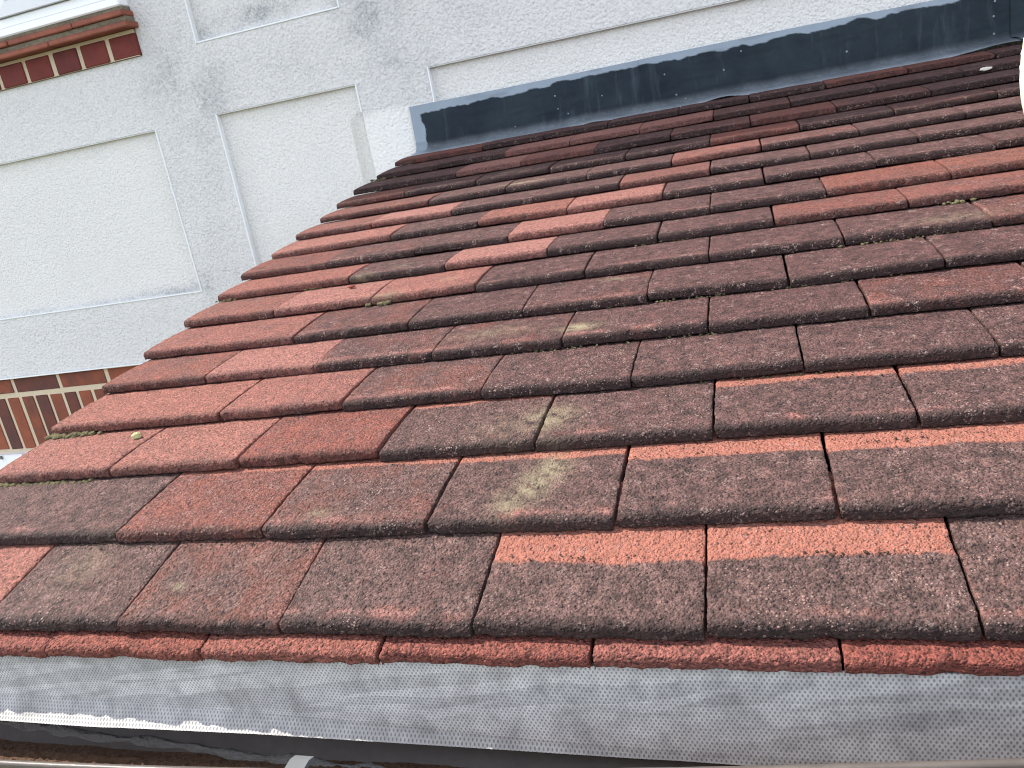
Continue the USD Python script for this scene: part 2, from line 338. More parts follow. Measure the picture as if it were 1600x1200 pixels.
lead_mat = mat('lead', {
    'g': geo(), 'smear': ('attribute', {'attribute': 'smear'}), 'painted_sheen': ('attribute', {'attribute': 'painted_sheen'}),
    'n1': ('noise_texture', {'scale': 9.0, 'detail': 6.0, 'roughness': 0.65}),
    'n2': ('noise_texture', {'scale': 130.0, 'detail': 4.0, 'roughness': 0.65}),
    'v': ('voronoi_texture', {'scale': 42.0}), 'vs': ('math', {'math_type': 'less_than', 'value2': 0.10}), 'sep': ('separate_color', {}),
    'vr': ('math', {'math_type': 'greater_than', 'value2': 0.72}), 'vm': ('math', {'math_type': 'multiply'}), 'vm2': ('math', {'math_type': 'multiply', 'value2': 0.5}),
    'c1r': ('map_range', {'from_min': 0.32, 'from_max': 0.68, 'clamp': True}),
    'c1': ('mix', {'color1': (0.003, 0.007, 0.015), 'color2': (0.015, 0.025, 0.033)}),
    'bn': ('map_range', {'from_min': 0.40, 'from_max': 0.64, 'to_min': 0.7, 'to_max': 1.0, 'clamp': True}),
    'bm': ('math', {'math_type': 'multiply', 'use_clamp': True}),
    'mb': ('mix', {'color2': (0.37, 0.42, 0.47)}),  # pale tone of the painted highlight on crease and apron
    'mv': ('mix', {'color2': (0.40, 0.42, 0.44)}),
    'c2': ('mix', {'color1': (0.19, 0.235, 0.285), 'color2': (0.30, 0.35, 0.41)}),
    'm': ('mix', {}),
    'mpg': ('mapping', {'scale': (40.0, 40.0, 5.0)}), 'n4': ('noise_texture', {'scale': 1.0, 'detail': 5.0, 'roughness': 0.65}),
    'st': ('map_range', {'from_min': 0.56, 'from_max': 0.78, 'to_min': 0.0, 'to_max': 0.24, 'clamp': True}), 'mst': ('mix', {'color2': (0.13, 0.165, 0.20)}),
    'bp': ('bump', {'strength': 0.5, 'distance': 0.001}),
    'p': ('principled_bsdf', {'roughness': 0.36, 'specular_ior_level': 0.20})},
    [('g.position', f'{n}.vector') for n in ('n1', 'n2', 'v')] + [
        ('n1.fac', 'c1r.value'), ('c1r.result', 'c1.fac'), ('n2.fac', 'bn.value'), ('bn.result', 'bm.value1'), ('painted_sheen.fac', 'bm.value2'), ('bm.value', 'mb.fac'), ('c1.color', 'mb.color1'),
        ('v.distance', 'vs.value1'), ('v.color', 'sep.color'), ('sep.r', 'vr.value1'), ('vs.value', 'vm.value1'), ('vr.value', 'vm.value2'), ('vm.value', 'vm2.value1'), ('vm2.value', 'mv.fac'), ('mb.color', 'mv.color1'),
        ('n1.fac', 'c2.fac'), ('smear.fac', 'm.fac'), ('g.position', 'mpg.vector'), ('mpg.vector', 'n4.vector'), ('n4.fac', 'st.value'), ('st.result', 'mst.fac'), ('mv.color', 'mst.color1'), ('mst.color', 'm.color1'), ('c2.color', 'm.color2'),
        ('m.color', 'p.base_color'), ('n2.fac', 'bp.height'), ('bp.normal', 'p.normal')])
membrane_mat = mat('membrane', {
    'u': ('attribute', {'attribute': 'weave_u'}), 'v': ('attribute', {'attribute': 'weave_v'}), 'g': geo(),
    'c': ('combine_xyz', {}),
    'vo': ('voronoi_texture', {'scale': 1.0, 'randomness': 0.0}),
    'r': ('map_range', {'from_min': 0.20, 'from_max': 0.36, 'to_min': 1.0, 'to_max': 0.0, 'clamp': True}),
    'n': ('noise_texture', {'scale': 35.0, 'detail': 6.0, 'roughness': 0.7}),
    'nr': ('map_range', {'from_min': 0.32, 'from_max': 0.68, 'clamp': True}),
    'c1': ('mix', {'color1': (0.315, 0.305, 0.295), 'color2': (0.60, 0.585, 0.565)}),
    'dk': ('math', {'math_type': 'multiply', 'value2': 0.58}),
    'm': ('mix', {'color2': (0.075, 0.08, 0.09)}),
    'h': ('math', {'math_type': 'subtract', 'value1': 1.0}),
    'bp': ('bump', {'strength': 0.6, 'distance': 0.0006}),
    'p': ('principled_bsdf', {'roughness': 0.6, 'specular_ior_level': 0.3})},
    [('u.fac', 'c.x'), ('v.fac', 'c.y'), ('c.vector', 'vo.vector'), ('vo.distance', 'r.value'), ('g.position', 'n.vector'), ('n.fac', 'nr.value'), ('nr.result', 'c1.fac'),
     ('r.result', 'dk.value1'), ('dk.value', 'm.fac'), ('c1.color', 'm.color1'), ('m.color', 'p.base_color'), ('r.result', 'h.value2'), ('h.value', 'bp.height'), ('bp.normal', 'p.normal')])
glass_mat = mat('window_glass', {'f': ('fresnel', {'IOR': 1.5}), 't': ('transparent_bsdf', {'color': (0.80, 0.86, 0.88)}), 'gl': ('glossy_bsdf', {'roughness': 0.02, 'color': (1, 1, 1)}), 'm': ('mix_closure', {})},
                [('f.fac', 'm.fac'), ('t.BSDF', 'm.closure1'), ('gl.BSDF', 'm.closure2')], surface='m.closure')
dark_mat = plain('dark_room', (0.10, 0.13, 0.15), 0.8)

# ------------------------------------------------------------------ ground
gm = (np.array([[-300, -300, -2.6], [300, -300, -2.6], [300, 300, -2.6], [-300, 300, -2.6]], float), np.array([[0, 1, 2], [0, 2, 3]]))
obj('ground', gm, grass_mat, smooth=False, kind='structure', label='grassy ground below the house', cat='ground')

# ------------------------------------------------------------------ house wall (front face of the raised render at y = Y)
Y = 1.85
house = thing('house', 'pale rendered house wall with recessed panels, white beads and brick trim', 'house', (0, 0, 0))
DEPTH = 0.014
PANELS = [(-2.85, -1.415, 0.067, 0.575), (-1.197, -0.728, 0.067, 0.582), (-0.512, 1.60, 0.067, 0.585), (-1.199, -0.728, 0.780, 1.45), (-0.512, 1.60, 0.780, 1.45)]
SILL = (-3.30, -1.388, 0.784, 2.05)      # brick sill and window opening
BANDBOT = -0.143
# grey weathering on the raised render: (x, z, rx, rz, strength)
DIRT = [(-1.30, 0.62, 0.14, 0.40, 0.42), (-0.62, 0.72, 0.15, 0.28, 0.50), (-1.31, 0.25, 0.11, 0.30, 0.30), (-0.95, 0.68, 0.9, 0.13, 0.24), (0.3, 0.72, 1.2, 0.12, 0.16), (-1.9, 0.0, 0.6, 0.06, 0.14), (-1.36, 0.88, 0.05, 0.2, 0.5), (-0.50, 0.60, 0.05, 0.10, 0.45), (-1.33, 0.70, 0.10, 0.16, 0.75), (-1.20, 0.66, 0.09, 0.10, 0.95), (-1.36, 0.60, 0.05, 0.20, 0.5), (-1.30, 0.30, 0.06, 0.22, 0.35), (-1.27, 0.45, 0.07, 0.16, 0.3),
        (-0.66, 0.74, 0.10, 0.10, 0.8), (-0.62, 0.62, 0.09, 0.12, 0.75), (-0.58, 0.84, 0.10, 0.14, 0.65), (-0.69, 0.80, 0.03, 0.10, 0.8), (-0.60, 0.52, 0.07, 0.05, 0.5),
        (-1.0, 0.70, 0.5, 0.06, 0.22), (-1.385, 0.10, 0.03, 0.06, 0.7), (-1.37, 0.02, 0.05, 0.05, 0.4), (-0.45, 0.70, 0.25, 0.08, 0.3), (-1.36, 0.80, 0.03, 0.10, 0.5)]
PDIRT = [(-0.95, 1.0, 0.4, 0.35, 0.5), (-1.44, 0.35, 0.05, 0.3, 0.16), (-1.16, 0.45, 0.05, 0.3, 0.15), (-1.55, 0.075, 0.16, 0.018, 1.0), (-1.80, 0.072, 0.14, 0.014, 0.9), (-2.15, 0.07, 0.25, 0.014, 0.8), (-1.44, 0.085, 0.04, 0.02, 0.7), (-1.17, 0.80, 0.05, 0.03, 0.9), (-0.95, 0.82, 0.25, 0.05, 0.9), (-0.75, 0.83, 0.06, 0.10, 0.9),
         (-1.9, 0.35, 0.4, 0.2, 0.07)]


def blobs(x, z, spots):
    d = np.zeros_like(x)
    for bx, bz, rx, rz, s in spots:
        d = np.maximum(d, s * np.exp(-(((x - bx) / rx) ** 2 + ((z - bz) / rz) ** 2)))
    return d


def cells(x0, x1, z0, z1, step, holes=()):
    xs = set([x0, x1]); zs = set([z0, z1])
    for h in holes:
        xs |= {min(max(h[0], x0), x1), min(max(h[1], x0), x1)}; zs |= {min(max(h[2], z0), z1), min(max(h[3], z0), z1)}

    def fill(s):
        s = sorted(s); out = []
        for a, b in zip(s[:-1], s[1:]):
            if b - a > 1e-6:
                out += list(np.linspace(a, b, max(1, int(math.ceil((b - a) / step))) + 1)[:-1])
        return np.array(out + [s[-1]])
    X, Z = fill(xs), fill(zs)
    gx, gz = np.meshgrid(X, Z)
    f = grid_faces(len(Z), len(X))
    cx, cz = gx.ravel()[f].mean(1), gz.ravel()[f].mean(1)
    keep = np.ones(len(f), bool)
    for h in holes:
        keep &= ~((cx > h[0]) & (cx < h[1]) & (cz > h[2]) & (cz < h[3]))
    return gx.ravel(), gz.ravel(), f[keep]


def patch_mask(x, z):
    """fresh, smoother render made good round the end of the flashing"""
    wob = 0.012 * (meshkit.fbm(np.stack([x * 40, z * 40, x * 0], 1), 3, 3) - 0.5)
    inx = np.clip((x + 0.752 + wob) / 0.012, 0, 1) * np.clip((-0.575 - x) / 0.012, 0, 1)
    inz = np.clip((0.500 + wob + 0.02 * (x + 0.66) / 0.1 * 0.2 - z) / 0.008, 0, 1)
    return inx * inz * 0.55


x, z, f = cells(-4.2, 2.6, BANDBOT, 2.4, 0.014, PANELS + [SILL])
v = np.stack([x, np.full_like(x, Y), z], 1)
v[:, 1] -= 0.0016 * (meshkit.fbm(v * 9, 3, 5) - 0.5)
obj('raised_render', (v, f), raised_mat, house, attrs={'dirt': blobs(x, z, DIRT), 'fresh': patch_mask(x, z)})
for k, (x0, x1, z0, z1) in enumerate(PANELS):
    x, z, f = cells(x0 - 0.004, x1 + 0.004, z0 - 0.004, z1 + 0.004, 0.014)
    v = np.stack([x, np.full_like(x, Y + DEPTH), z], 1)
    v[:, 1] -= 0.0016 * (meshkit.fbm(v * 9, 3, 6) - 0.5)
    if k == 1:                                      # new render feathered out over the joint with the band
        w = np.clip((x + 0.775) / 0.045, 0, 1) * np.clip((0.500 - z) / 0.02, 0, 1)
        v[:, 1] -= w * (DEPTH - 0.0035)
        fr = np.clip(w * 1.2, 0, 1) * 0.5
    else:
        fr = 0 * x
    obj('recessed_panel', (v, f), panel_mat, house, attrs={'dirt': blobs(x, z, PDIRT), 'fresh': fr})
    # beads: a thin angle round the recess, its nose 2.5 mm proud of the render
    w, pr = 0.0045, 0.0025
    bz = [(x0, x0 + w, z0, z1), (x1 - w, x1, z0 if k != 1 else 0.505, z1)]
    for a, b, c, d in bz:
        obj('trim_bead', box(a, b, Y - pr, Y + DEPTH + 0.002, c, d, 0.0009), bead_mat, house)
    for c, d, pr in ((z0, z0 + w, pr), (z1 - 0.003, z1, -0.0012)):
        obj('trim_bead', box(x0 + w + 0.0005, x1 - w - 0.0005, Y - pr, Y + DEPTH + 0.002, c, d, 0.0009), bead_mat, house)
obj('bottom_bead', box(-4.2, 0.2, Y - 0.006, Y + 0.03, BANDBOT - 0.006, BANDBOT - 0.0005, 0.0012), bead_mat, house)
# the wall behind and the rest of the house
obj('wall_core', box(-4.2, 2.6, Y + 0.06, Y + 4.2, -2.6, 2.4), mortar_mat, house)
gable = trimesh.Trimesh([[-4.5, Y - 0.35, 2.402], [2.9, Y - 0.35, 2.402], [2.9, Y + 4.5, 2.402], [-4.5, Y + 4.5, 2.402], [-4.5, Y + 2.1, 4.0], [2.9, Y + 2.1, 4.0]],
                        [[0, 1, 5], [0, 5, 4], [2, 3, 4], [2, 4, 5], [1, 2, 5], [3, 0, 4], [0, 3, 2], [0, 2, 1]], process=False)
obj('main_roof', gable, houseroof_mat, house, smooth=False)
obj('render_side', box(-4.2, -4.19, Y + 0.002, Y + 0.058, -2.6, 2.4), panel_mat, house)
# brickwork below the band: one stretcher course over a soldier course
obj('mortar_bed', box(-3.4, -0.9, Y + 0.0085, Y + 0.058, -0.440, BANDBOT - 0.008), mortar_mat, house)
P = 0.2135
xs = -2.332
for n in range(-4, 6):
    a = xs + n * P
    j = rng.normal(0, 0.0012, 4)
    obj('brick', box(a + 0.0068 + j[0], a + P - 0.0068 + j[1], Y + 0.005 + abs(j[2]), Y + 0.056, -0.205 + j[3], BANDBOT - 0.0085, 0.0025), brick_mats[[0, 1, 2, 1, 2, 1, 0, 1, 0, 1][n + 4]], house)
SW = 0.0667
for n in range(-11, 18):
    a = -2.39 + n * SW
    j = rng.normal(0, 0.0014, 4)
    obj('brick', box(a + 0.0062 + j[0], a + SW - 0.0062 + j[1], Y + 0.005 + abs(j[2]), Y + 0.056, -0.424 + j[3], -0.2235, 0.0025), brick_mats[[2, 0, 1, 2, 1, 2, 0, 1][(n + 11) % 8] if n < -1 or n > 7 else [2, 0, 1, 2, 1, 2, 0, 1, 1][n + 1]], house)
obj('lower_wall', box(-4.2, 2.6, Y + 0.012, Y + 0.0575, -2.6, -0.4405), wallbrick_mat, house)
win2 = obj('window', box(-3.1, -1.75, Y - 0.03, Y + 0.011, -0.505, -0.434, 0.006), upvc_mat, house, label='white head of the ground-floor window')
obj('pane', box(-3.05, -1.8, Y - 0.004, Y + 0.009, -1.6, -0.506), dark_mat, win2)
for a in (-2.365, -2.475, -2.62):
    obj('drip_clip', box(a, a + 0.010, Y - 0.036, Y - 0.0302, -0.446, -0.433, 0.001), clip_mat, win2)
# brick sill of the upper window
for n in range(14):
    b = -1.388 - n * 0.1075
    j = rng.normal(0, 0.0012, 3)
    obj('brick', box(b - 0.0945 + j[0], b + j[1], Y - 0.0125 + j[2], Y + 0.056, 0.786, 0.849, 0.003), sill_brick_mats[n * 5 % 3 % 2], house)
obj('sill_mortar', box(-3.0, -1.3915, Y - 0.0085, Y + 0.055, 0.7855, 0.8585), mortar_mat, house)
tx = [-1.379, -1.566, -1.815, -2.03, -2.27, -2.5]
for a, b in zip(tx[1:], tx[:-1]):
    obj('sill_tile', box(a + 0.003, b, Y - 0.048 + rng.normal(0, 0.001), Y + 0.05, 0.8915, 0.9075, 0.003), silltile_mat, house)
tx = [-1.372, -1.665, -1.905, -2.13, -2.37, -2.6]
for a, b in zip(tx[1:], tx[:-1]):
    obj('sill_tile', box(a + 0.003, b, Y - 0.052 + rng.normal(0, 0.001), Y + 0.05, 0.8600, 0.8755, 0.003), silltile_mat, house)
mv = np.array(trimesh.creation.box([1, 1, 1]).subdivide().subdivide().subdivide().vertices)
mb = trimesh.creation.box([1, 1, 1]).subdivide().subdivide().subdivide().subdivide()
mv = np.array(mb.vertices) * np.array([1.2, 0.075, 0.014]) + np.array([-1.98, Y - 0.002, 0.8835])
mv[:, 1] += 0.010 * (meshkit.fbm(mv * 60, 3, 8) - 0.5)
obj('sill_mortar', (mv, np.array(mb.faces)), sillmortar_mat, house)
mv2 = np.array(mb.vertices) * np.array([1.2, 0.07, 0.010]) + np.array([-1.985, Y + 0.0, 0.9135])
mv2[:, 1] += 0.008 * (meshkit.fbm(mv2 * 60, 3, 9) - 0.5)
obj('sill_mortar', (mv2, np.array(mb.faces)), sillmortar_mat, house)
win = UsdGeom.Xform.Define(stage, path_for('window', str(house.GetPath())))
win.GetPrim().SetCustomDataByKey('label', 'white plastic framed window above the brick sill')
XR = -1.388
obj('sill', box(-3.25, XR, Y - 0.040, Y + 0.05, 0.919, 0.945, 0.004), upvc_mat, win)
obj('frame', box(-3.25, XR - 0.002, Y - 0.018, Y + 0.05, 0.9455, 0.9745, 0.004), upvc_mat, win)
obj('frame', box(XR - 0.062, XR - 0.002, Y - 0.018, Y + 0.05, 0.975, 2.04, 0.004), upvc_mat, win)
obj('frame', box(-1.905, -1.845, Y - 0.018, Y + 0.05, 0.975, 2.04, 0.004), upvc_mat, win)


def mitred(x0, x1, z0, z1, w, y0, y1, inset):
    o = [(x0, z0), (x1, z0), (x1, z1), (x0, z1)]; i = [(x0 + w, z0 + w), (x1 - w, z0 + w), (x1 - w, z1 - w), (x0 + w, z1 - w)]
    out = []
    for k in range(4):
        a, b = o[k], o[(k + 1) % 4]; c, d = i[(k + 1) % 4], i[k]
        p = [(a[0], y0, a[1]), (b[0], y0, b[1]), (c[0], y0 + inset, c[1]), (d[0], y0 + inset, d[1])]
        q = [(X, y1, Z) for X, _, Z in p]
        out.append(trimesh.convex.convex_hull(np.array(p + q)))
    return out


for part in mitred(-1.8435, XR - 0.0635, 0.976, 2.03, 0.042, Y - 0.030, Y + 0.04, 0.014):
    obj('sash', part, upvc_mat, win, smooth=20)
obj('pane', box(-1.80, XR - 0.107, Y + 0.005, Y + 0.009, 1.019, 1.987), glass_mat, win)
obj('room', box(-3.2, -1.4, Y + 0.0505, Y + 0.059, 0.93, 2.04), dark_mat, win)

# ------------------------------------------------------------------ lean-to roof
PITCH = 0.200956
S = np.array([0, math.cos(PITCH), math.sin(PITCH)]); N = np.array([0, -math.sin(PITCH), math.cos(PITCH)])
roof = thing('tiled_roof', 'lean-to roof of weathered red and grey plain tiles against the rendered wall', 'roof', (0, 0, 0))
TH = 0.0118
XEND = 1.22
# course: (lower edge measured up the slope, joints along the eaves, verge), and the tone of each tile from the verge on
COURSES = {
    0: (0.1060, [-0.514, -0.3420, -0.1790, -0.0155, 0.1513, 0.3165], -0.61),
    1: (0.1224, [-0.424, -0.267, -0.107, 0.061, 0.231, 0.400], -0.612),
    2: (0.2230, [-0.341, -0.172, -0.006, 0.160, 0.328], -0.613),
    3: (0.3347, [-0.433, -0.265, -0.095, 0.071, 0.237, 0.404], -0.615),
    4: (0.4409, [-0.353, -0.183, -0.012, 0.153, 0.322, 0.491], -0.613),
    5: (0.5487, [-0.441, -0.272, -0.106, 0.061, 0.230, 0.397], -0.616),
    6: (0.6509, [-0.355, -0.173, -0.010, 0.154, 0.323, 0.491], -0.619),
    7: (0.7598, [-0.447, -0.275, -0.105, 0.059, 0.229, 0.398, 0.566], -0.619),
    8: (0.8659, [-0.359, -0.186, -0.016, 0.153, 0.319, 0.492], -0.618),
    9: (0.9633, [-0.447, -0.273, -0.103, 0.061, 0.229, 0.398, 0.565], -0.627),
    10: (1.0707, [-0.359, -0.185, -0.018, 0.149, 0.315, 0.483, 0.651], -0.621),
    11: (1.1739, [-0.442, -0.267, -0.101, 0.064, 0.227, 0.395, 0.563], -0.617),
    12: (1.2740, [-0.349, -0.179, -0.011, 0.154, 0.318, 0.486, 0.655], -0.606),
    13: (1.3760, [-0.440, -0.272, -0.106, 0.056, 0.225, 0.394, 0.560, 0.731], -0.612),
    14: (1.4790, [-0.348, -0.192, -0.023, 0.142, 0.306, 0.472, 0.643], -0.612),
    15: (1.5960, [-0.430, -0.259, -0.097, 0.066, 0.230, 0.393, 0.566, 0.727], -0.596),
    16: (1.7170, [-0.345, -0.183, -0.021, 0.150, 0.311, 0.476, 0.645, 0.815], -0.592)}
TONES = {0: 'EEEEEEEEEEEE', 1: 'QdMdOOmdd', 2: 'dRMLOOdd', 3: 'QSRDmOOdd', 4: 'QSMDdDDdd', 5: 'RPMMdDMdd', 6: 'SMDmDDDDd', 7: 'RPSDdDDMd', 8: 'SDPDDRRDD',
         9: 'RMDPdDRRD', 10: 'SDSPdDDDd', 11: 'RPDDRDDDd', 12: 'RDLDRMDDd', 13: 'RDDDDRDMd', 14: 'DPSDMRMDd', 15: 'MDPPPMdDd', 16: 'RDDDdDRRdd'}
TONE = {'S': (0.88, 0.40, 0.5), 'D': (0.06, 0.0, 0.3), 'd': (0.26, 0.0, 0.3), 'm': (0.33, 0.0, 0.4), 'M': (0.48, 0.0, 0.6), 'R': (0.72, 0.1, 0.5), 'P': (1.1, 0.85, 0.4), 'Q': (1.05, 0.45, 0.9), 'O': (0.14, 0.0, 0.5), 'L': (0.22, 0.0, 0.4), 'E': (1.2, 0.12, 0.25)}
HK = {0: -0.0335, 1: -0.020, 2: -0.004}
LICHEN = [(0.076, 0.385, 0.026, 0.026, 0.9), (0.092, 0.305, 0.016, 0.022, 1.0), (0.080, 0.278, 0.015, 0.024, 1.1), (0.066, 0.252, 0.015, 0.020, 0.9), (0.05, 0.37, 0.05, 0.03, 0.3), (0.078, 0.583, 0.024, 0.012, 1.3), (-0.198, 1.413, 0.05, 0.012, 0.8), (-0.146, 1.306, 0.05, 0.010, 1.1),
          (0.53, 0.79, 0.05, 0.015, 0.5), (-0.04, 0.60, 0.05, 0.02, 0.45), (-0.12, 0.245, 0.012, 0.008, 0.6), (-0.23, 0.165, 0.008, 0.006, 0.7), (-0.36, 0.19, 0.03, 0.03, 0.25),
          (-0.33, 0.87, 0.018, 0.012, 0.6), (-0.27, 0.90, 0.016, 0.012, 0.7), (-0.25, 0.77, 0.025, 0.012, 0.6), (-0.16, 0.81, 0.016, 0.008, 0.8), (0.10, 0.74, 0.018, 0.008, 0.7)]
CLEAN_W = {(1, 4): 0.036, (1, 5): 0.037, (2, 3): 0.012, (2, 4): 0.026, (2, 5): 0.028, (3, 5): 0.016, (3, 6): 0.017, (2, 1): 0.004, (2, 2): 0.005, (3, 3): 0.004}
COURSE_KEYS = sorted(COURSES)


def tile_mesh(k, i, u0, u1, gauge, drop, res, seed):
    v0 = COURSES[k][0]; h0 = HK.get(k, 0.0)
    r = np.random.default_rng(seed)
    w = u1 - u0
    L = 0.16 if k else 0.10
    nosea, noseb = (0.0044, 0.0044) if k < 7 else (0.0066, 0.0056)
    a = np.linspace(0, np.pi / 2, max(4, int(0.010 / res)))
    prof = [(0.022, -0.0006), (0.008, 0.0), (0.0012, 0.0002), (0.0, 0.0016)]
    nf = max(2, int(0.004 / res))
    prof += [(0.0, 0.0016 + (TH - noseb - 0.0016) * t) for t in np.linspace(0, 1, nf + 1)[1:]]
    prof += [(nosea * (1 - math.cos(t)), TH - noseb + noseb * math.sin(t)) for t in a[1:]]
    ss = np.linspace(nosea, gauge + 0.012, max(6, int((gauge - nosea) / res)))[1:]
    prof += [(s, None) for s in ss] + [(L, None), (L, 'b')]

    def top(s):
        q = np.clip((s - 0.004) / (gauge - 0.004), 0, 3)
        return TH - drop * (0.55 * q + 0.45 * q * q)
    s_ = np.array([p[0] for p in prof])
    h_ = np.array([top(p[0]) if p[1] is None else (top(L) - TH if p[1] == 'b' else p[1]) for p in prof])
    h_ = np.where((s_ > 0) & (h_ > TH - noseb) & (s_ <= nosea), h_ - (TH - top(s_)) * 0.6, h_)
    nx = max(6, int(w / res))
    e = 0.0024
    xs_ = np.concatenate([[0, 0, e * 0.12, e * 0.4], np.linspace(e, w - e, nx), [w - e * 0.4, w - e * 0.12, w, w]])
    X, Sg = np.meshgrid(xs_, s_); H = np.repeat(h_[:, None], len(xs_), 1)
    Hg = H.copy()
    # rounded long edges, sides, softened corners
    d = np.minimum(X, w - X)
    rnd = np.clip(1 - d / e, 0, 1)
    up = (np.arange(len(s_)) > 3)[:, None]
    Hg = np.where(up, Hg - 0.0010 * rnd ** 2, Hg)
    under = np.where(s_[:, None] < 0.0, 0, 1)
    for c in (0, -1):
        Hg[:, c] = np.where((s_ <= nosea + 1e-6) | (np.arange(len(s_)) < 4), np.minimum(H[:, c], 0.0), np.minimum(H[:, c] - TH, 0.0))
        Hg[-1, c] = H[-1, c]
    corner = np.clip(1 - d / 0.006, 0, 1) ** 2 * 0.0016 * r.uniform(0.2, 1.6)
    Sx = Sg + corner * np.clip(1 - Sg / 0.02, 0, 1)
    # slight individual set: lift, twist and camber
    tw = r.normal(0, 0.0015)
    Hg = Hg + (X / w - 0.5) * tw * np.clip(1.2 - Sg / gauge, 0, 1) + r.uniform(0, 0.0014) * np.clip(1.3 - Sg / gauge, 0, 1)
    Hg = Hg - 0.0008 * (2 * X / w - 1) ** 2 * np.clip(1 - Sg / gauge, 0, 1) * (np.arange(len(s_)) > 3)[:, None]
    ex = meshkit.fbm(np.stack([(u0 + xs_) * 75, np.full_like(xs_, k * 3.1), np.zeros_like(xs_)], 1), 4, 91) - 0.5
    chip = np.clip(meshkit.noise(np.stack([(u0 + xs_) * 42, np.full_like(xs_, k * 5.3), np.zeros_like(xs_)], 1), 92) - 0.72, 0, 1) * 0.010
    Sx = Sx + ((0.0030 * ex + chip)[None] * np.clip(1 - Sg / 0.016, 0, 1))
    ey = meshkit.fbm(np.stack([(v0 + Sg) * 70, np.full_like(Sg, u0 * 9), np.zeros_like(Sg)], -1), 3, 93) - 0.5
    X = X + 0.0016 * ey * np.clip(1 - d / 0.012, 0, 1)
    Sx = Sx + (X / w - 0.5) * r.normal(0, 0.0016) + r.normal(0, 0.0008)
    pos = (u0 + X)[..., None] * np.array([1.0, 0, 0]) + (v0 + Sx)[..., None] * S + (h0 + Hg)[..., None] * N
    V = pos.reshape(-1, 3)
    F = grid_faces(len(s_), len(xs_))
    # roughness along the local normal
    tm = trimesh.Trimesh(V, F, process=False)
    nrm = np.zeros_like(V)
    fc = np.cross(V[F[:, 1]] - V[F[:, 0]], V[F[:, 2]] - V[F[:, 0]])
    for c in range(3):
        np.add.at(nrm, F[:, c], fc)
    nrm /= np.maximum(np.linalg.norm(nrm, axis=1, keepdims=True), 1e-12)
    frontness = np.clip(1 - Sg / 0.014, 0, 1).ravel()
    amp = 0.0011 * (meshkit.fbm(V * 130 + seed * 0.37, 3, 11) - 0.5) * (0.5 + 1.3 * frontness)
    amp += 0.0009 * (meshkit.fbm(V * 22 + seed * 0.17, 2, 12) - 0.5)
    if res < 0.0025:
        g = meshkit.noise(V * 330, 21)
        amp += 0.0011 * np.clip(g - 0.5, 0, 1) * 1.6
        amp += 0.0007 * (meshkit.noise(V * 520, 22) - 0.5) * (0.5 + frontness)
    if k == 0:
        amp += 0.0030 * (meshkit.fbm(V * 75, 3, 15) - 0.5) * np.clip(1 - Sg / 0.016, 0, 1).ravel()
    side = (np.tile(np.isin(np.arange(len(xs_)), [0, len(xs_) - 1]), len(s_)))
    amp = np.where(side, amp * 0.3, amp)
    V = V + nrm * amp[:, None]
    # marks
    code = TONES[k][min(i, len(TONES[k]) - 1)]
    t, pale, hue = TONE[code]
    t += r.normal(0, 0.05); hue = np.clip(hue + r.normal(0, 0.2), 0.2 if code == 'E' else 0.38, 1); pale = np.clip(pale + r.normal(0, 0.08) * (pale > 0), 0, 1)
    cw = CLEAN_W.get((k, i), 0.0 if code not in 'O' else 0.02)
    n = len(V)
    sv, xv = Sg.ravel(), X.ravel()
    clean = np.zeros(n)
    if cw:
        edge = gauge - cw * r.uniform(0.9, 1.1) + 0.006 * (meshkit.noise(V * 9 + seed, 33) - 0.5) + 0.012 * (meshkit.fbm(V * 28, 4, 31) - 0.5) + 0.003 * (meshkit.noise(V * 240, 32) - 0.5)
        clean = np.clip((sv - edge) / 0.003 + 0.5 + 1.4 * (meshkit.fbm(V * 160, 2, 34) - 0.5), 0, 1)
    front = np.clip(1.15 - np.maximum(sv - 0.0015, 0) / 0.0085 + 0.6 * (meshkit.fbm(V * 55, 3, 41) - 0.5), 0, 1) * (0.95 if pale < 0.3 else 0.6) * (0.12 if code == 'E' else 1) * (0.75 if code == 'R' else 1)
    lich = np.zeros(n)
    for lx, lv, rx, rv, st in LICHEN:
        if abs(lv - v0) < 0.2 and abs(lx - u0) < 0.3:
            lich = np.maximum(lich, 0.75 * st * np.exp(-(((u0 + xv - lx) / rx) ** 2 + ((v0 + sv - lv) / rv) ** 2)))
    one = np.ones(n)
    worn = np.exp(-((sv - 0.013) / 0.0075) ** 2) * np.clip((meshkit.fbm(V * 24, 3, 45) - 0.44) * 7, 0, 1.1)
    worn = np.maximum(worn, np.exp(-(np.minimum(xv, w - xv) / 0.004) ** 2) * np.clip((meshkit.fbm(V * 40, 2, 46) - 0.45) * 4, 0, 0.7))
    tvar = t * one + (0.42 * worn * np.clip(1 - t, 0, 1))
    pale = max(pale, 0) * one + (0.9 * worn if code in 'DdmMLO' else 0)
    bleach = np.clip(1.05 - 0.20 * k, 0, 1) if code in 'OLdmMD' else 0.3
    return V, F, {'grit': r.uniform(0.25, 1.35) * one, 'bleach': bleach * one, 'tone': tvar, 'pale': pale, 'hue': hue * one, 'clean': clean, 'front': front, 'lichen': lich}


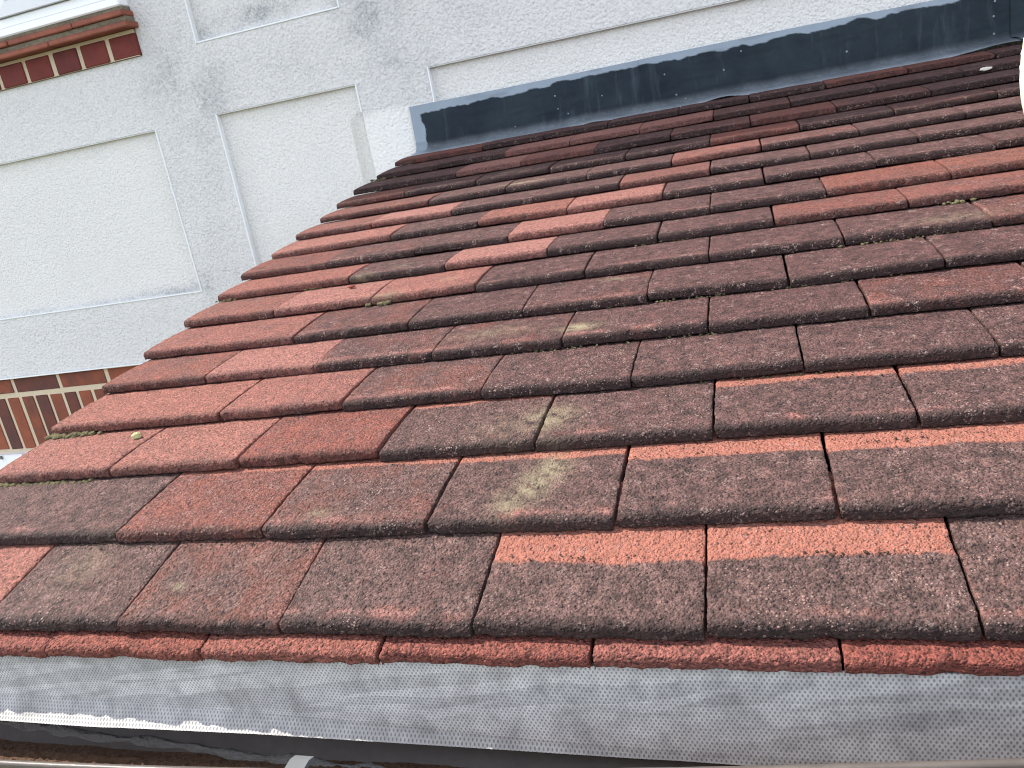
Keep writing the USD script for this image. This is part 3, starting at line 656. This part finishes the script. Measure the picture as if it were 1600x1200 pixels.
for ki, k in enumerate(COURSE_KEYS):
    v0, joints, verge = COURSES[k]
    if k == 0:
        gauge, drop = 0.0164, 0.0
    elif k < 16:
        gauge = COURSES[k + 1][0] - v0
        drop = TH + HK.get(k, 0.0) - HK.get(k + 1, 0.0) + 0.0006
    else:
        gauge, drop = 0.11, TH + 0.0006
    edges = [verge] + list(joints)
    r = np.random.default_rng(100 + k)
    while edges[-1] < XEND:
        edges.append(edges[-1] + 0.1675 + r.normal(0, 0.001))
    res = 0.0011 if k <= 2 else 0.0017 if k <= 4 else 0.0022 if k <= 10 else 0.003
    if k == 0:
        gauge, drop = 0.10, 0.004
    for i in range(len(edges) - 1):
        g = 0.0008 + abs(r.normal(0, 0.0006))
        rs = res if edges[i] < 0.85 else 0.006
        if k <= 2 and (edges[i] > 0.62 or edges[i + 1] < -0.45):
            rs = 0.005
        V, F, at = tile_mesh(k, i, edges[i] + (g if i else 0), edges[i + 1] - g, gauge, drop, rs, 1000 + 40 * k + i)
        obj('tile', (V, F), tile_mat, roof, attrs=at)


def roof_pt(u, v, h):
    return np.array([u, 0, 0]) + v * S + h * N


# boarding under the tiles, verge board, fascia, wall of the extension
deck = [[roof_pt(u, v, h) for v, h in ((0.20, -0.040), (1.87, -0.024), (1.87, -0.050), (0.20, -0.066))] for u in (-0.585, XEND + 0.05)]
dv = np.array(deck).reshape(-1, 3)
obj('roof_deck', trimesh.convex.convex_hull(dv), deck_mat, roof, smooth=False)
vb = np.array([[roof_pt(u, v, h) for v, h in ((0.16, -0.042), (1.86, -0.018), (1.86, -0.15), (0.16, -0.15))] for u in (-0.600, -0.586)]).reshape(-1, 3)
obj('barge_board', trimesh.convex.convex_hull(vb), fascia_mat, roof, smooth=False)
obj('fascia', box(-0.585, XEND + 0.05, 0.165, 0.185, -0.19, -0.045, 0.002), fascia_mat, roof)
obj('extension_wall', box(-0.50, 2.4, 0.20, Y + 0.011, -2.6, -0.12), wallbrick_mat, house)

# moss in the verge and in a few joints: each clump a cluster of small tufts
for q, (u, v, h, spread, cnt, size) in enumerate([(-0.585, 0.437, 0.0, 0.016, 26, 0.0045), (-0.555, 0.437, 0.0, 0.010, 14, 0.0035), (-0.60, 0.335, -0.002, 0.012, 20, 0.004), (-0.555, 0.332, -0.002, 0.030, 34, 0.0032), (-0.49, 0.331, -0.002, 0.022, 22, 0.0028),
                              (-0.277, 0.757, 0.002, 0.004, 9, 0.003), (-0.256, 0.757, 0.001, 0.005, 12, 0.0035), (0.555, 0.864, 0.0, 0.009, 12, 0.0035), (0.24, 0.5495, -0.001, 0.03, 22, 0.0016), (0.15, 0.8665, -0.001, 0.03, 18, 0.0018), (0.35, 0.652, -0.001, 0.04, 26, 0.0018), (0.20, 0.652, -0.001, 0.04, 26, 0.0018),
                              (-0.585, 1.597, 0.0, 0.016, 14, 0.0035), (0.06, 0.5495, -0.001, 0.05, 26, 0.0016), (0.28, 0.4415, -0.001, 0.03, 22, 0.0015), (-0.60, 0.866, 0.0, 0.015, 14, 0.003), (-0.60, 0.655, 0.0, 0.012, 14, 0.0025), (-0.42, 0.866, 0.0, 0.012, 10, 0.0025), (0.44, 0.760, -0.001, 0.05, 26, 0.002)]):
    r = np.random.default_rng(900 + q)
    B = np.stack([np.array([1.0, 0, 0]), S, N])
    parts = []
    for c in range(cnt):
        mm = lump(size * r.uniform(0.5, 1.1), int(r.integers(1, 999)), 0.7, sub=2, rough=0.7)
        mv = np.array(mm.vertices) + np.array([r.normal(0, spread), r.normal(-0.0005, 0.0014), r.uniform(0, 0.002)])
        parts.append(trimesh.Trimesh(mv @ B + roof_pt(u, v, h + 0.001), mm.faces, process=False))
    obj('moss', trimesh.util.concatenate(parts), moss_mat, roof, smooth=60)

grit_mat = plain('dry_crumbs', (0.060, 0.040, 0.030), 0.95, 0.1, 0.001, 500, 0.6)
for q, (u, v, spread, cnt, size) in enumerate([(0.13, 0.1905, 0.030, 30, 0.0010), (0.335, 0.190, 0.022, 26, 0.0012), (0.20, 0.313, 0.03, 20, 0.0010), (0.385, 0.318, 0.02, 18, 0.0012), (0.36, 0.424, 0.03, 16, 0.0010), (-0.15, 0.330, 0.03, 16, 0.001), (-0.24, 0.218, 0.05, 26, 0.0011)]):
    r = np.random.default_rng(700 + q)
    B = np.stack([np.array([1.0, 0, 0]), S, N])
    parts = []
    for c in range(cnt):
        mm = lump(size * r.uniform(0.2, 1.1), int(r.integers(1, 999)), 0.6, sub=1, rough=0.9)
        kk = 1 if v < 0.22 else 2 if v < 0.33 else 3
        vv = v + r.normal(0, 0.0024)
        sfrac = (vv - COURSES[kk][0]) / (COURSES[kk + 1][0] - COURSES[kk][0])
        drop_ = TH + HK.get(kk, 0.0) - HK.get(kk + 1, 0.0)
        h = HK.get(kk, 0.0) + TH - drop_ * (0.55 * sfrac + 0.45 * sfrac ** 2) + 0.0012
        mv = np.array(mm.vertices)
        parts.append(trimesh.Trimesh(mv @ B + roof_pt(u + r.normal(0, spread), vv, h), mm.faces, process=False))
    obj('crumbs', trimesh.util.concatenate(parts), grit_mat, roof, smooth=60, kind='stuff')

# loose bits lying on the tiles
def on_roof(name, label, cat, material, u, v, h, r_, squash, seed, stretch=(1, 1, 1)):
    mm = lump(r_, seed, squash)
    mv = np.array(mm.vertices) * np.array(stretch)
    B = np.stack([np.array([1.0, 0, 0]), S, N])
    g = obj(name, (mv @ B + roof_pt(u, v, h), np.array(mm.faces)), material, '/World', smooth=True, label=label, cat=cat)
    return g


on_roof('moss_clump', 'pale yellow-green clump of moss lying beside a joint on a salmon tile', 'moss', pale_moss_mat, -0.453, 0.412, 0.008, 0.0055, 0.8, 3)
on_roof('white_pebble', 'small white pebble on the upper tiles close to the cream pipe', 'pebble', shell_mat, 0.765, 1.592, 0.010, 0.006, 0.55, 4, (1.7, 1, 1))
on_roof('red_crumb', 'small dark red crumb of clay on a pink tile left of the middle', 'crumb', redbit_mat, -0.338, 0.832, 0.009, 0.0042, 0.5, 5, (1.5, 1, 1))

# ------------------------------------------------------------------ lead flashing
flash = thing('lead_flashing', 'dark grey lead flashing with smeared sealant where the roof meets the wall', 'flashing', (0, 0, 0))


def lead_sheet(xa, xb, left_end, proud):
    nx = max(30, int((xb - xa) / 0.0028))
    xs_ = np.linspace(xa, xb, nx)
    # section: down the wall, round the crease, out over the tiles to a dressed edge
    ytop = Y - 0.004
    sec = []
    for t in np.linspace(0, 1, 44):
        sec.append((ytop - 0.003 * t, 0.494 - 0.097 * t))
    for a in np.linspace(0, 1, 12)[1:]:
        an = a * math.radians(62)
        sec.append((ytop - 0.003 - 0.030 * (1 - math.cos(an)), 0.397 - 0.030 * math.sin(an)))
    ye, ze = sec[-1]
    for t in np.linspace(0, 1, 8)[1:]:
        sec.append((ye - 0.058 * t, ze - 0.006 * t - 0.006 * t * t))
    sec = np.array(sec)
    lip = np.linspace(0, 1, len(sec)) ** 3
    R = []
    for xx in xs_:
        wav = 0.004 * (meshkit.fbm(np.array([[xx * 7, 0, 3.3]]), 3, 51)[0] - 0.5) * 2 + 0.010 * np.exp(-((xx - 0.255) / 0.05) ** 2) + 0.012 * np.exp(-((xx - 0.86) / 0.10) ** 2) + 0.008 * np.exp(-((xx + 0.07) / 0.06) ** 2) + 0.005 * np.exp(-((xx + 0.43) / 0.07) ** 2)
        p = np.zeros((len(sec), 3)); p[:, 0] = xx
        p[:, 1] = sec[:, 0] - proud + 0.0012 * (meshkit.fbm(np.stack([np.full(len(sec), xx * 9), sec[:, 1] * 30, np.zeros(len(sec))], 1), 2, 52) - 0.5) * 2
        p[:, 2] = sec[:, 1] + lip * wav + 0.0035 * math.sin(xx * 5) * (1 - lip) * 0.4 + proud * lip
        R.append(p)
    R = np.array(R)
    th = 0.0022
    back = R.copy(); back[:, :, 2] -= th * np.linspace(0, 1, len(sec))[None]; back[:, :, 1] += th * (1 - np.linspace(0, 1, len(sec)))[None]
    ring = np.concatenate([R, back[:, ::-1]], 1)
    V, F = sweep(ring, closed=True)
    F = F[:, ::-1]
    X, Z = V[:, 0], V[:, 2]
    ragged = 0.011 * (meshkit.fbm(np.stack([X * 26, Z * 8, 0 * X], 1), 5, 61) - 0.5) * 2 + 0.012 * (meshkit.fbm(np.stack([X * 5, 0 * X, 0 * X], 1), 2, 62) - 0.5) + 0.006 * np.clip((X + 0.1) / 0.5, -0.6, 0.8)
    smear = np.clip((Z - (0.477 + ragged)) / 0.002, 0, 1)
    if left_end:
        ragged2 = 0.012 * (meshkit.fbm(np.stack([X * 8, Z * 30, 0 * X], 1), 5, 63) - 0.5) * 2
        smear = np.maximum(smear, np.clip((xa + 0.033 + ragged2 - X) / 0.002, 0, 1))
    painted_sheen = np.clip((0.396 - Z + 0.010 * (meshkit.fbm(np.stack([X * 30, Z * 30, 0 * X], 1), 4, 64) - 0.5)) / 0.036, 0, 1) ** 1.7  # highlight painted into the lead colour, rising from the crease to the apron edge
    return (V, F), {'smear': smear, 'painted_sheen': painted_sheen}


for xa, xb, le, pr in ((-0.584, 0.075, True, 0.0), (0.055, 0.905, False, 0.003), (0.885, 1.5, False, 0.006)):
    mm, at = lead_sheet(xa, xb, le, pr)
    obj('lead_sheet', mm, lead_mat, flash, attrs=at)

# ------------------------------------------------------------------ eaves membrane hanging into the gutter
nx, nz = 520, 90
xs_ = np.linspace(-0.62, XEND, nx)
t = np.linspace(0, 1, nz)
X, Tm = np.meshgrid(xs_, t)
ztop = -0.0125
xc_ = np.clip(X, -0.5, 0.5)
zb = np.interp(xc_, [-0.5, -0.41, -0.27, -0.139, 0.0, 0.18, 0.264, 0.5], [-0.0705, -0.0710, -0.0725, -0.0750, -0.0800, -0.0870, -0.0890, -0.0940]) + 0.0010 * (meshkit.fbm(np.stack([X * 6, 0 * X, 0 * X], -1), 3, 71) - 0.5)
Zm = ztop + (zb - ztop) * Tm
cs = 0.74 + 0.17 * np.clip((X + 0.35) / 0.45, 0, 1)
curl = np.clip((Tm - cs) / (1 - cs), 0, 1)
fold = np.clip(1 - np.abs(Tm - 0.42) / 0.40, 0, 1)
bulge = 0.0045 * (meshkit.fbm(np.stack([X * 9 + 2.2 * Tm, Tm * 2.2, 0 * X], -1), 3, 72) - 0.5) * fold
Ym = 0.1165 - 0.0045 * Tm + bulge - curl ** 1.3 * (0.014 * np.clip((0.20 - X) / 0.5, 0, 1) + 0.001)
V = np.stack([X, Ym, Zm], -1).reshape(-1, 3)
back = V + np.array([0, 0.0012, -0.0002])
F = grid_faces(nz, nx, True)
Vall = np.vstack([V, back]); Fall = np.vstack([F, F[:, ::-1] + len(V)])
wu = (Vall[:, 0] / 0.0024); wv = np.tile((Tm * 0.047 / 0.0024).ravel(), 2)
s2 = 1 / math.sqrt(2)
g = obj('eaves_membrane', (Vall, Fall), membrane_mat, attrs={'weave_u': (wu + wv) * s2, 'weave_v': (wu - wv) * s2}, label='grey dimpled roofing membrane hanging from under the bottom tiles into the gutter', cat='membrane')

# ------------------------------------------------------------------ gutter
gut = thing('gutter', 'dark grey plastic gutter with brown silt along the bottom edge of the roof', 'gutter', (0, 0, 0))
cf = np.polyfit([-0.343, -0.21, 0.05, 0.30, 0.398], [-0.0600, -0.0565, -0.0420, -0.0185, -0.0095], 2)


def rim_z(x):
    x = np.clip(x, -0.5, 0.6)
    return np.polyval(cf, x)


def depth(x):
    return rim_z(x) + 0.118


def gutter_sec(x, r_, y_c, dz):
    a = np.linspace(math.pi, 2 * math.pi, 25)
    return [(x, y_c + r_ * math.cos(q), rim_z(x) + dz + (r_ - GR + depth(x)) * math.sin(q)) for q in a]


xs_ = np.linspace(-0.75, XEND, 60)
YC, GR = 0.092, 0.052
ring = []
for xx in xs_:
    o = gutter_sec(xx, GR, YC, 0); i_ = gutter_sec(xx, GR - 0.0025, YC, 0)
    rimr = [(xx, YC - GR - 0.0015 + 0.0028 * math.cos(q), rim_z(xx) + 0.0005 + 0.0024 * math.sin(q)) for q in np.linspace(-0.3, math.pi + 0.6, 9)]
    ring.append(i_[::-1] + rimr + o)
V, F = sweep(np.array(ring), closed=True)
obj('trough', (V, F), gutter_mat, gut, smooth=40)
# silt and crust in the trough
nx, ny = 700, 40
X, A = np.meshgrid(np.linspace(-0.74, 0.55, nx), np.linspace(math.pi * 1.25, math.pi * 1.70, ny))
edge_ = math.pi * (1.645 + 0.03 * (meshkit.fbm(np.stack([X * 14, 0 * X, 0 * X], -1), 4, 80) - 0.5) * 2)
rad = GR - 0.0022 - np.clip((edge_ - A) / 0.25, -0.6, 1) * (0.004 + 0.004 * meshkit.fbm(np.stack([X * 130, A * 7, 0 * X], -1), 4, 81) + 0.003 * np.clip(meshkit.noise(np.stack([X * 260, A * 14, 0 * X], -1), 82) - 0.6, 0, 1) * 2.5)
V = np.stack([X, YC + rad * np.cos(A), np.vectorize(rim_z)(X) + (rad - GR + np.vectorize(depth)(X)) * np.sin(A)], -1).reshape(-1, 3)
obj('silt', (V, grid_faces(ny, nx, True)), sediment_mat, gut, smooth=True, kind='stuff')
X, A = np.meshgrid(np.linspace(-0.60, 0.2, 500), np.linspace(-1, 1, 9))
ctr = math.pi * (1.650 - 0.36 * (X + 0.17) + 0.05 * (meshkit.fbm(np.stack([X * 9, 0 * X, 0 * X], -1), 4, 83) - 0.5))
wid = 0.02 + 0.16 * meshkit.fbm(np.stack([X * 40, 0 * X, 0 * X], -1), 4, 84)
rad = GR - 0.0035 - 0.0045 * (1 - A ** 2) * meshkit.fbm(np.stack([X * 110, A * 3, 0 * X], -1), 3, 85) - 0.0005 + 0.003 * A ** 4
V = np.stack([X, YC + rad * np.cos(ctr + A * wid), np.vectorize(rim_z)(X) + (rad - GR + np.vectorize(depth)(X)) * np.sin(ctr + A * wid)], -1).reshape(-1, 3)
obj('crust', (V, grid_faces(9, 500, True)), crust_mat, gut, smooth=True, kind='stuff')
for xc in (-0.066, 0.84):
    zr = float(rim_z(xc))
    prof = sg.Polygon([(-0.0125, -0.05), (-0.0125, 0.0), (-0.009, 0.004), (0.014, 0.0055), (0.0205, 0.003), (0.0205, -0.002), (0.0165, -0.002), (0.013, 0.0015), (-0.006, 0.0), (-0.0095, -0.003), (-0.0095, -0.05)])
    c = trimesh.creation.extrude_polygon(prof, 0.016)
    cv = np.array(c.vertices)
    cv = np.stack([cv[:, 2] - 0.0105 + xc, YC - GR + 0.0035 + cv[:, 0], zr - 0.0115 + cv[:, 1]], 1)
    obj('bracket_clip', (cv, np.array(c.faces)[:, ::-1]), clip_mat, gut, smooth=35)

# ------------------------------------------------------------------ cream pipe at the right edge of the roof
pipe = thing('pipe', 'cream plastic pipe bend poking in above the tiles at the right edge', 'pipe', (0, 0, 0))
R_ = 0.055
ang = np.linspace(math.radians(105), math.radians(203), 24)
RB = 0.20
cpt = np.array([0.6815 + R_ + RB, 1.05, 0.316])
pts = [cpt + np.array([RB * math.cos(a), 0.0, RB * math.sin(a)]) for a in ang]
pts = [pts[0] + np.array([0.5, 0, 0.13])] + pts
obj('bend', tube(pts, R_, 32), cream_mat, pipe, smooth=True)
obj('collar', tube([pts[-1], pts[-1] + np.array([0.022, 0, -0.05])], [R_ + 0.006, R_ + 0.006], 32), cream_mat, pipe, smooth=40)
